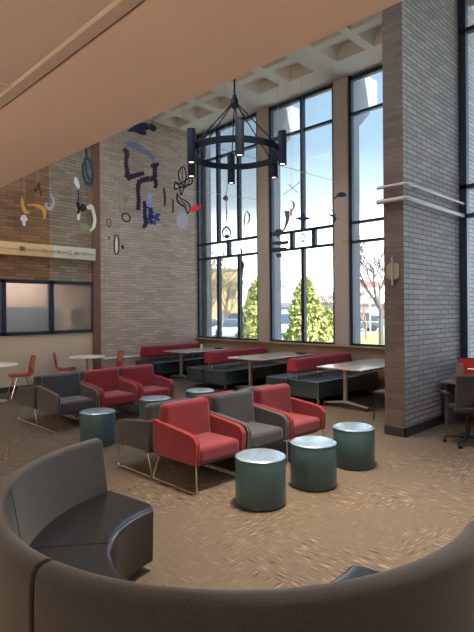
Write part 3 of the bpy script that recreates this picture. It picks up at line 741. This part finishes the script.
p = Piece('horn_cutout', 'grey green horn shape in the middle window', 287, 221, 10.3)
p.poly([(284.2, 211), (289.6, 210.7), (289.8, 217), (288.3, 223), (285, 229.5), (282.3, 232.3), (281.5, 231.5), (284.6, 226), (285.8, 219)], sr(96, 118, 124))
Piece('sliver_cutout', 'small orange red sliver at the tip of the grey horn', 291, 213.5, 10.4).poly([(290.4, 208), (292.4, 209.5), (292, 214), (291, 219.5), (290, 214)], sr(206, 100, 84))
Piece('crescent_cutout', 'dark small crescent above the orange sliver', 293.3, 206, 10.55).rib([(291.7, 200.8), (294, 204), (293.5, 208), (291.8, 211)], [.6, 1.6, 1.5, .6], sr(70, 66, 82))
p = Piece('cross_wire_cutout', 'thin crossed grey wires high in the middle window', 291.5, 189, 10.4)
p.rib([(283, 195), (291, 189), (300, 182)], .55, sr(120, 132, 150), 'strand', th=.003).rib([(288.5, 184), (293, 188.5), (297.5, 192.5)], .55, sr(120, 132, 150), 'strand', th=.003)
Piece('star_cutout', 'navy four pointed star over the middle mullion', 303, 218.5, 10.4).poly([(295, 218.3), (300.5, 216.8), (303, 211.5), (305.5, 216.8), (311.5, 218), (305.5, 220.3), (303.5, 226), (300.5, 220.3)], sr(48, 60, 92))
Piece('fish_cutout', 'black fish cut-out left of the horn at the transom', 278.5, 233.5, 10.4).poly([(272.5, 233), (276, 229.5), (281, 229), (284, 231), (281.5, 233.5), (279, 236), (278, 238.5), (276.5, 236), (273, 236)], sr(60, 76, 88))
Piece('plank_cutout', 'upper dark horizontal plank at left of the middle window', 279.5, 242.8, 10.4).poly([(271.5, 241.8), (288.5, 240.8), (288.8, 243.8), (280, 245), (271.5, 244.6)], sr(56, 68, 78))
Piece('plank_cutout', 'lower dark horizontal plank just below the other', 279, 249.5, 10.4).poly([(271.5, 248), (286.5, 247.3), (286.8, 250), (278, 251.5), (271.5, 251)], sr(56, 68, 78))
Piece('plank_cutout', 'short dark stub under the two planks', 278.5, 255.3, 10.4).poly([(275.5, 253.6), (282, 253.4), (281.5, 257), (277, 257.5)], sr(72, 84, 94))
p = Piece('drop_cutout', 'small hollow dark drop inside the transom band', 302.7, 238, 10.4)
p.ring(302.7, 238.2, 2.1, 4, 1.1, sr(62, 68, 88)).oval(302.9, 240, .8, 1.4, sr(62, 68, 88))
Piece('bird_cutout', 'dark gliding bird in front of the right pier', 339.5, 196.5, 10.4).poly([(331.8, 201), (335.5, 196.5), (338, 193.2), (341.5, 192), (345, 193.2), (346.5, 196), (342.5, 197.2), (337.5, 197)], sr(62, 68, 84))
p = Piece('bird_cutout', 'small dark forked bird below the gliding one', 333, 218.5, 10.4)
p.rib([(328.5, 215), (332, 215.5), (335.5, 219), (333, 222.5)], [1, 1.8, 2, .8], sr(58, 62, 76)).rib([(331, 209), (335, 214)], .6, sr(90, 94, 104)).rib([(333, 218), (336, 213.8)], .9, sr(58, 62, 76))
Piece('bird_cutout', 'pale yellow bird in front of the right pier', 345, 241.5, 10.4).poly([(341, 239.5), (343.5, 241), (345.5, 240), (348.5, 238.8), (348.8, 240.3), (347, 243.5), (344.5, 245.5), (342.3, 244)], sr(196, 186, 142))
# left cluster
D2 = 11.2
Piece('boomerang_cutout', 'gold upright boomerang at far left', 24, 206, D2).poly([(21.6, 196), (23, 199), (24, 205), (26.5, 210), (29.8, 211.3), (28.5, 214), (25, 214), (22, 209.5), (21, 203)], sr(214, 160, 64))
Piece('arc_cutout', 'gold arc sweeping right at far left', 38, 210, D2).rib([(27, 205.5), (34, 205), (40.5, 207), (44.3, 211), (44.5, 219)], [1.2, 2.2, 3.6, 4, 1], sr(218, 162, 60))
Piece('tulip_cutout', 'white tulip shape under the gold boomerang', 24, 220, 11.0).poly([(20.3, 219.5), (22, 215), (25.5, 215), (28, 220), (25.8, 221), (25.5, 225), (24.3, 226.3), (23, 225), (22.5, 221.5)], sr(214, 220, 238))
Piece('moon_cutout', 'lavender crescent moon cut-out right of the gold arc', 49.5, 203, D2).rib([(50.2, 193.5), (53, 199), (53.2, 205), (49.5, 208.8), (46, 205.5), (47, 202.5)], [.8, 2.2, 2.8, 3.4, 3, 1.2], sr(170, 176, 204))
Piece('chain_cutout', 'small dark maroon hook chain above the gold arc', 38, 188, D2).rib([(33.5, 189), (35.5, 191), (37.5, 187), (39, 182.5), (39.5, 189), (41, 193.5), (41.5, 196)], [.8, 1.6, 1.4, 1, 1.4, 2, 1.6], sr(86, 50, 50))
p = Piece('rod_cutout', 'white wing on a black and white upright rod', 77.5, 200, D2)
p.poly([(74.5, 178), (76.5, 177), (78.5, 181), (80, 186), (78.8, 189.5), (76, 186), (74.3, 182)], sr(222, 228, 226), 'wing').rib([(78.3, 188), (78.5, 196), (78, 201)], [.8, .9, 1.5], BK, 'rod').rib([(77.5, 202), (78.6, 208), (78, 214)], [2.8, 3.2, 2.4], sr(40, 30, 38), 'black_body').rib([(77, 208), (78.6, 214), (78, 220)], [1.5, 3.2, 2], sr(214, 220, 216), 'white_foot')
Piece('ball_cutout', 'dark maroon ball cut-out beside the rod', 83, 207.5, 11.35).oval(83, 207.8, 3.2, 4, sr(58, 34, 46))
Piece('hook_crescent_cutout', 'pale mint crescent hooked round the brown post', 91, 218, 11.15).rib([(87.5, 208.5), (91, 206.5), (93.5, 212), (94.8, 220), (93.5, 227), (90, 231.3)], [4, 4.4, 3, 3, 3.2, 1], sr(196, 214, 198))
Piece('blob_cutout', 'sage green rounded blob below the mint crescent', 84, 227.5, D2).poly([(80.5, 226), (82, 223.8), (86, 223.5), (89, 226), (90, 229.5), (86, 231), (82, 230.3)], sr(122, 130, 112))
Piece('leaf_cutout', 'tan leaf shape over the brown post', 91, 196, 11.35).poly([(88.5, 195), (90.5, 190), (93, 192.5), (93.5, 198.5), (90.5, 203), (88.3, 199.5)], sr(138, 112, 84))
p = Piece('twisted_ribbon_cutout', 'teal twisted ribbon loops hanging by the brown post', 88, 166, 11.0)
p.rib([(85.5, 149), (86.5, 156), (90, 163), (92.5, 172), (91.5, 182), (87, 183.5), (83.5, 176), (83, 166), (86, 158), (87, 150)], [1.6, 2, 2.2, 2.4, 3, 3.2, 2.4, 2, 1.8, 1.4], TEALR).rib([(83.5, 160), (88, 159), (94.5, 165)], [1.4, 2.4, 1.4], TEALR).rib([(86, 162), (86, 172), (89.5, 180)], [2, 2, 2.6], TEALR)
# tension cables
a, b_ = on_y(175, 135.8, YW - .02), on_x(343, 183.5, XW - .11)
tag(MB().tube([a, b_], .006, 6).build('cable', 'steel'), 'upper thin steel cable from the brick wall to right pier', 'cable')
a, b_ = on_y(160, 186.5, YW - .02), on_x(265, 200.5, XW - .11)
tag(MB().tube([a, b_], .005, 6).build('cable', 'steel'), 'lower thin steel cable from the brick wall to the left pier', 'cable')

# ------------------------------------------------------------------ outdoors
M['grass'] = plain('grass', (.22, .36, .06), .9, noise=.4, nscale=.7)
M['asphalt'] = plain('asphalt', (.30, .30, .32), .9, noise=.15, nscale=.5)
GZ = -.3
def orect(px0, px1, d0, d1):  # ground strip between two distances
    k = 1 / FPX
    def W(px, d): L = (px - CX) * d * k; return ((d + L) * S2, (d - L) * S2)
    return [W(px0, d0), W(px1, d0), W(px1, d1), W(px0, d1)]
struct(MB().box(10.3, 160, -60, 160, GZ - .2, GZ).build('ground', 'grass'))
struct(MB().prism([(10.35, -50), (16, -50), (30, 4), (18, 17), (12.5, 26), (10.35, 60)], 'z', GZ, GZ + .012).build('ground_paving', plain('pale_paving', (.52, .51, .52), .9, noise=.1, nscale=1)))
o = struct(MB().prism([(12, 40), (17, 24), (20, 16), (32, 21), (50, 24), (80, 30), (150, 60), (150, 150), (20, 150)], 'z', GZ, GZ + .02).build('ground_parking', 'asphalt'))
def leafy(name, label, base, rad, h, n, c, cone=True):
    t = thing(name, label, 'tree', base)
    rnd = random.Random(int(base[0] * 100))
    m = MB()
    for i in range(n):
        u = rnd.random() ** .75; z = .12 + u * (h - .12)
        prof = (1 - u) ** .6 * (1 if u > .12 else .75 + 2 * u) if cone else math.sin(PI * min(.97, u * .9 + .08))
        a = rnd.random() * 2 * PI; rr = rad * prof * (.5 + .5 * rnd.random() + .16 * math.sin(3 * a + z * 2.6) + .08 * math.sin(7 * z))
        c0 = Vector((rr * math.cos(a), rr * math.sin(a), z)); s_ = .06 + .10 * rnd.random()
        d1 = Vector((rnd.uniform(-1, 1), rnd.uniform(-1, 1), rnd.uniform(-.2, 1.4))).normalized() * s_ * 1.3
        d2 = d1.cross(Vector((rnd.uniform(-1, 1), rnd.uniform(-1, 1), rnd.uniform(-1, 1)))).normalized() * s_ * .5
        m.add([c0 - d2, c0 + d1, c0 + d2, c0 - d1], [(0, 1, 2, 3)])
    m.build('foliage', c, t)
    MB().tube([(0, 0, 0), (0, 0, h * .7)], [.09, .03]).build('trunk', 'brown', t)
M['everg'] = plain('evergreen', (.34, .37, .12), .8, noise=.35, nscale=2.5)
def gpt(px, d, z=GZ): p = at(px, 300, d); return (p.x, p.y, z)
leafy('evergreen_tree', 'green cone shaped evergreen behind the left window', gpt(258, 19), .95, 3.15, 7000, 'everg')
leafy('evergreen_tree', 'green evergreen in the middle window, left of the thin one', gpt(306, 17.5), .92, 3.1, 7000, 'everg')
leafy('evergreen_tree', 'smaller yellow green shrub right of the big evergreen', gpt(325, 20), .75, 2.1, 3500, plain('yellow_shrub', (.33, .36, .12), .8, noise=.4, nscale=3))
def bare(name, label, base, h, c, seed, depth=6, tw=.02, spread=.55):
    rnd = random.Random(seed)
    t = thing(name, label, 'tree', base); tr = MB(); br = MB()
    def grow(p, d, l, r_, k):
        q = p + d * l
        mid = (p + q) / 2 + Vector((rnd.uniform(-1, 1), rnd.uniform(-1, 1), 0)) * l * .06
        (tr if k < 2 else br).tube([p, mid, q], [r_, r_ * .85, r_ * .7], 5 if k < 3 else 3)
        if k >= depth: return
        for i in range(3 if k > 0 else 4):
            nd = (d + Vector((rnd.uniform(-1, 1), rnd.uniform(-1, 1), rnd.uniform(-.25, .6))) * spread * 1.25).normalized()
            grow(q if i else mid + (q - mid) * .5, nd, l * rnd.uniform(.62, .85), r_ * .62, k + 1)
    grow(Vector((0, 0, 0)), Vector((.03, .02, 1)).normalized(), h * .26, h * tw, 0)
    tr.build('trunk', c, t); br.build('branches', c, t)
M['barkY'] = plain('golden_twigs', (.20, .14, .06), .9)
M['barkG'] = plain('grey_twigs', (.10, .08, .07), .9)
M['barkP'] = plain('pinkish_twigs', (.22, .14, .10), .9)
bare('bare_tree', 'bare golden twigged tree at left in front of the yellow building', gpt(207, 30), 6.4, 'barkY', 3)
bare('bare_tree', 'tall bare grey tree seen through the right window', gpt(381, 26), 7.8, 'barkG', 11)
bare('bare_tree', 'lower pinkish bare tree in the right window', gpt(366, 34), 4.2, 'barkP', 5, spread=.7)
bare('bare_tree', 'bare pinkish tree right of the evergreen in the middle window', gpt(333, 44), 4.9, 'barkP', 8)
M['barkD'] = plain('distant_twigs', (.12, .10, .10), .9)
bare('bare_tree', 'distant bare grey tree just right of the white van, middle window', gpt(292, 54), 6.2, 'barkD', 21, depth=5)
bare('bare_tree', 'distant bare grey tree at left edge of the right window', gpt(352, 58), 6.8, 'barkD', 33, depth=5)
bare('bare_tree', 'bare golden tree in the middle panes of the left window', gpt(226, 44), 6.6, 'barkY', 17, depth=5)
# buildings
def facing(px, d, z=GZ):
    p = at(px, 300, d); return (p.x, p.y, z)
t = thing('office_building', 'pale yellow three storey building beyond the parking lot at left', 'building', facing(221, 62), R(-45))
MB().box(-4.6, 2.6, 0, 8, 0, 6.9).build('wall', plain('yellow_render', (.44, .35, .17), .9), t)
MB().box(-4.7, 2.7, -.1, 8.1, 5.2, 5.6).box(-4.7, -1.0, -.1, 8.1, 2.9, 3.25).build('band', plain('grey_band', (.24, .27, .30), .8), t)
MB().box(-4.8, 2.8, -.2, 8.2, 6.9, 7.15).build('roof', 'outconcrete', t)
for (x, z) in ((1.4, 4.0), (-.5, 4.0), (-2.4, 4.0), (-3.9, 4.0), (-2.4, 1.6), (-3.9, 1.6), (.6, 1.4)):
    f = MB().box(x - .42, x + .42, -.05, .1, z - .55, z + .65).build('window', plain('bwin', (.16, .16, .20), .3), t)
t = thing('warehouse', 'long low white building on the horizon behind the evergreens', 'building', facing(345, 85), R(-45))
MB().box(-16, 16, 0, 10, 0, 2.75).build('wall', plain('white_cladding', (.22, .22, .24), .8), t)
MB().box(-16.2, 16.2, -.3, 10.2, 2.75, 3.05).build('roof', plain('grey_roof', (.14, .145, .17), .8), t)
for i in range(9): MB().box(-14 + i * 3.3, -12.6 + i * 3.3, -.06, .1, 1.0, 2.1).build('window', plain('wwin', (.2, .22, .28), .3), t)
t = thing('grey_house', 'small pale building with grey roof just right of the middle mullion', 'building', facing(290, 60), R(-45))
MB().box(-2.5, 5.5, 0, 5, 0, 2.3).build('wall', plain('house_wall', (.20, .20, .20), .8), t)
MB().prism([(-2.7, 2.3), (5.7, 2.3), (5.2, 2.9), (-2.2, 2.9)], 'y', -.2, 5.2).build('roof', plain('house_roof', (.12, .125, .15), .8), t)
t = thing('water_tower', 'distant mast tower with a crossbar on the horizon', 'tower', facing(283, 70), R(-45))
MB().box(-.18, .18, -.18, .18, 0, 5.8).build('post', plain('tower_grey', (.30, .30, .34), .7), t)
MB().box(-.2, 3.4, -.1, .1, 4.35, 4.55).build('crossbar', plain('tower_pink', (.48, .38, .38), .7), t)
MB().box(-.3, .3, -.3, .3, 5.3, 6.1).build('tank', plain('tower_grey2', (.34, .34, .38), .7), t)
t = thing('road_sign', 'small red sign on a post among the twigs of the right window', 'sign', facing(370, 40), R(-45))
MB().tube([(0, 0, 0), (0, 0, 4.2)], .06).build('post', 'steel', t)
MB().box(-.75, .75, -.06, .0, 3.8, 4.25).build('panel', plain('sign_red', (.62, .10, .10), .5), t)
# cars
def car_mesh(label, c, loc, rz, van=False):
    t = thing('car', label, 'car', loc, rz, 'parked cars')
    paint = plain('car_paint', c, .25, .1, coat=.5)
    h = 1.75 if van else 1.42
    low = [(-2.15, .28), (-2.2, .6), (-2.05, .82), (-1.2, .92), (1.2, .94), (2.1, .86), (2.2, .6), (2.15, .28)]
    MB().prism(low, 'y', -.86, .86).build('body', paint, t, bevel=.07)
    MB().prism([(-1.35, .9), (-.65, h - .06), (.0, h), (.9, h - .04), (1.7 if not van else 2.0, .9)], 'y', -.74, .74).build('cabin', plain('car_glass', (.03, .04, .05), .1), t, bevel=.06)
    MB().prism([(-.62, h - .07), (0, h + .01), (.88, h - .03), (.85, h - .09), (-.55, h - .12)], 'y', -.75, .75).build('roof', paint, t, bevel=.02)
    for x in (-1.35, 1.35):
        for y in (-.88, .70): MB().tube([(x, y, .32), (x, y + .18, .32)], .32, 18).build('wheel', 'black', t, smooth=True)
WH, SV, DK, RD = (.75, .75, .75), (.5, .52, .55), (.06, .07, .10), (.55, .03, .03)
for lb, c, px, d, rz, van in (
    ('white car parked at left end of the left window', WH, 207, 37, 40, False), ('silver car parked beyond the middle panes of the left window', SV, 234, 36, 42, False),
    ('red van parked in front of the yellow building', RD, 233, 54, 50, True), ('white van left of the middle window evergreen', WH, 286, 42, 45, True),
    ('silver car at right side of the middle window', SV, 328, 39, 42, False),
    ('dark blue van in the right window above the lawn', DK, 356, 47, -40, True), ('dark grey car in the right window next to the pier edge', (.10, .12, .18), 379, 55, -40, False)):
    car_mesh(lb, c, (gpt(px, d)[0], gpt(px, d)[1], GZ + .02), R(rz), van)

# ------------------------------------------------------------------ light
w = bpy.data.worlds.new('sky'); sc.world = w; w.use_nodes = True; t = w.node_tree; t.nodes.clear()
o = N(t, 'ShaderNodeOutputWorld'); bg = N(t, 'ShaderNodeBackground'); tc = N(t, 'ShaderNodeTexCoord'); sp = N(t, 'ShaderNodeSeparateXYZ'); rp = N(t, 'ShaderNodeValToRGB')
t.links.new(tc.outputs['Generated'], sp.inputs[0]); t.links.new(sp.outputs['Z'], rp.inputs[0]); t.links.new(rp.outputs[0], bg.inputs[0]); t.links.new(bg.outputs[0], o.inputs[0])
e = rp.color_ramp.elements
e[0].position = 0; e[0].color = (.90, .95, 1.0, 1)
e[1].position = 1; e[1].color = (.46, .66, 1.0, 1)
for ps, c in ((.13, (.88, .95, 1.0)), (.20, (.20, .245, .27)), (.30, (.10, .15, .195)), (.46, (.08, .13, .19)), (.6, (.46, .66, 1.0))):
    q = e.new(ps); q.color = rgb(c)
bg.inputs[1].default_value = 4.4
SKY = bg
s = bpy.data.lights.new('sun', 'SUN'); s.energy = 12; s.angle = R(1); s.color = (1, .95, .85)
so = bpy.data.objects.new('sun', s); COL.objects.link(so)
so.rotation_euler = Vector((.16, .78, -.60)).to_track_quat('-Z', 'Y').to_euler()
def area(name, loc, sx, sy, e_, c, direction=(0, 0, -1)):
    l = bpy.data.lights.new(name, 'AREA'); l.shape = 'RECTANGLE'; l.size = sx; l.size_y = sy; l.energy = e_; l.color = c
    o = bpy.data.objects.new(name, l); COL.objects.link(o); o.location = loc
    o.rotation_euler = Vector(direction).to_track_quat('-Z', 'Y').to_euler()
    return o
WARM = (1, .86, .70)
# unseen fill lamps added to the low ceiling (behind and above the camera)
for i, (x, y) in enumerate(((.75, -.1), (-.9, 3.4), (-.9, 6.8), (-3.0, 1.6), (-3.0, 6.0), (.75, -2.2))):
    tr = thing('fill_light', 'added unseen square fill light in the low tiled ceiling', 'ceiling light', (x, y, ZS), 0, 'added fill lights')
    MB().box(-.31, .31, -.31, -.29, -.012, .0).box(-.31, .31, .29, .31, -.012, .0).box(-.31, -.29, -.29, .29, -.012, 0).box(.29, .31, -.29, .29, -.012, 0).build('frame', 'white', tr)
    MB().box(-.29, .29, -.29, .29, -.006, -.001).build('diffuser', plain('diffuser', (.9, .85, .75), .5, emit=(1, .74, .46), es=4), tr)
    area('fill_lamp', (x, y, ZS - .03), .55, .55, 7, WARM)
k = 0
M['cooldiff'] = plain('coffer_diffuser', (.9, .9, .9), .5, emit=(.85, .93, 1), es=3)
SPOTS = [(3.68, 2.55), (4.53, 3.45), (5.38, 4.85)]
for x in (2.83, 3.68, 4.53, 5.38):  # unseen lamps added in the coffers for cool fill
    for y in cols:
        if y < -1.5 or y > 10.5: continue
        k += 1
        if k % 2 or (x, y) in SPOTS: continue
        tr = thing('coffer_fill', 'added unseen square fill lamp deep in a coffer of the waffle ceiling', 'ceiling light', (x, y, ZC + DZ), 0, 'added coffer fill lamps')
        MB().box(-.16, .16, -.16, .16, -.05, 0).build('housing', 'white', tr)
        MB().box(-.14, .14, -.14, .14, -.056, -.051).build('diffuser', M['cooldiff'], tr)
        area('coffer_fill_lamp', (x, y, ZC + DZ - .07), .28, .28, 11, (.82, .91, 1))
def downspot(x, y, e_, ang, c=(1, .80, .56), tgt=None, blend=.6):  # unseen spots added to throw warm pools on the floor
    tr = thing('fill_spot', 'added small round fill spot in a coffer of the waffle ceiling', 'ceiling light', (x, y, ZC + DZ), 0, 'added fill spots')
    MB().lathe([(.06, -.02), (.10, -.14), (.11, -.14), (.07, 0)], 20).build('housing', 'black', tr, smooth=True)
    l = bpy.data.lights.new('lamp_spot', 'SPOT'); l.energy = e_; l.color = c; l.spot_size = R(ang); l.spot_blend = blend; l.shadow_soft_size = .12
    o = bpy.data.objects.new('lamp_spot', l); COL.objects.link(o); o.location = (x, y, ZC + DZ - .16)
    d = Vector(tgt or (x, y, 0)) - Vector(o.location); o.rotation_euler = d.to_track_quat('-Z', 'Y').to_euler()
downspot(3.68, 2.55, 2800, 50, tgt=(3.3, 2.3, 0), blend=1)
downspot(4.53, 3.45, 1300, 42, tgt=(4.9, 2.6, 0), blend=1)
downspot(5.38, 4.85, 1500, 40, tgt=(6.1, 5.0, 0), blend=1)
for i, (x, y) in enumerate(((-2.2, -1.6), (-2.2, 1.4), (-2.2, 4.4), (-2.2, 7.4), (-1.0, 10.2), (.6, -3.0))):  # unseen uplights added behind the camera to brighten the soffit
    tr = thing('fill_uplight', 'added unseen round lamp throwing fill light up to the low ceiling', 'pendant lamp', (x, y, 2.15), 0, 'added fill uplights')
    MB().lathe([(0, -.08), (.16, -.06), (.26, .0), (.30, .06), (.285, .06), (.24, .01), (.15, -.04), (0, -.06)], 32).build('bowl', 'white', tr, smooth=True)
    MB().tube([(0, 0, -.05), (0, 0, .95)], .008).build('cable', 'black', tr)
    area('fill_uplight_lamp', (x, y, 2.24), .4, .4, 118, (1, .86, .70), (.15, .1, 1))
area('office_fill', (4.9, YW + .9, 2.9), 2, .5, 100, (.85, .93, 1))  # added lamp that brightens what stands behind the frosted panes
# portals help the sky light through the windows
for (ya, yb_) in ((9.03, 11.5), (6.65, 8.65), (4.27, 6.27)):
    p = area('window_portal', (XW + .1, (ya + yb_) / 2, 3.98), 6.0, yb_ - ya, 1, (1, 1, 1), (-1, 0, 0)); p.data.cycles.is_portal = True
p = area('window_portal', (XV + .1, -.3, 3.95), 6.0, 7.2, 1, (1, 1, 1), (-1, 0, 0)); p.data.cycles.is_portal = True

# ------------------------------------------------------------------ camera and settings
cam = bpy.data.cameras.new('camera'); co = bpy.data.objects.new('camera', cam); COL.objects.link(co)
cam.sensor_fit = 'HORIZONTAL'; cam.sensor_width = 36; cam.lens = FPX / 474 * 36
cam.shift_y = -(316 - CY) / 474
Rm = Matrix(((S2, 0, -S2), (-S2, 0, -S2), (0, 1, 0)))       # columns: right, up, back
Rm = Rm @ Matrix.Rotation(-ROLL, 3, 'Z')
co.matrix_world = Matrix.Translation((0, 0, HC)) @ Rm.to_4x4()
cam.clip_start = .05; cam.clip_end = 500
sc.camera = co
sc.view_settings.view_transform = 'Standard'; sc.view_settings.look = 'None'; sc.view_settings.gamma = 1; sc.view_settings.use_curve_mapping = False
sc.view_settings.exposure = 0.35
sc.cycles.use_denoising = True
sc.cycles.max_bounces = 8; sc.cycles.diffuse_bounces = 4; sc.cycles.transparent_max_bounces = 12
sc.cycles.caustics_reflective = False; sc.cycles.caustics_refractive = False
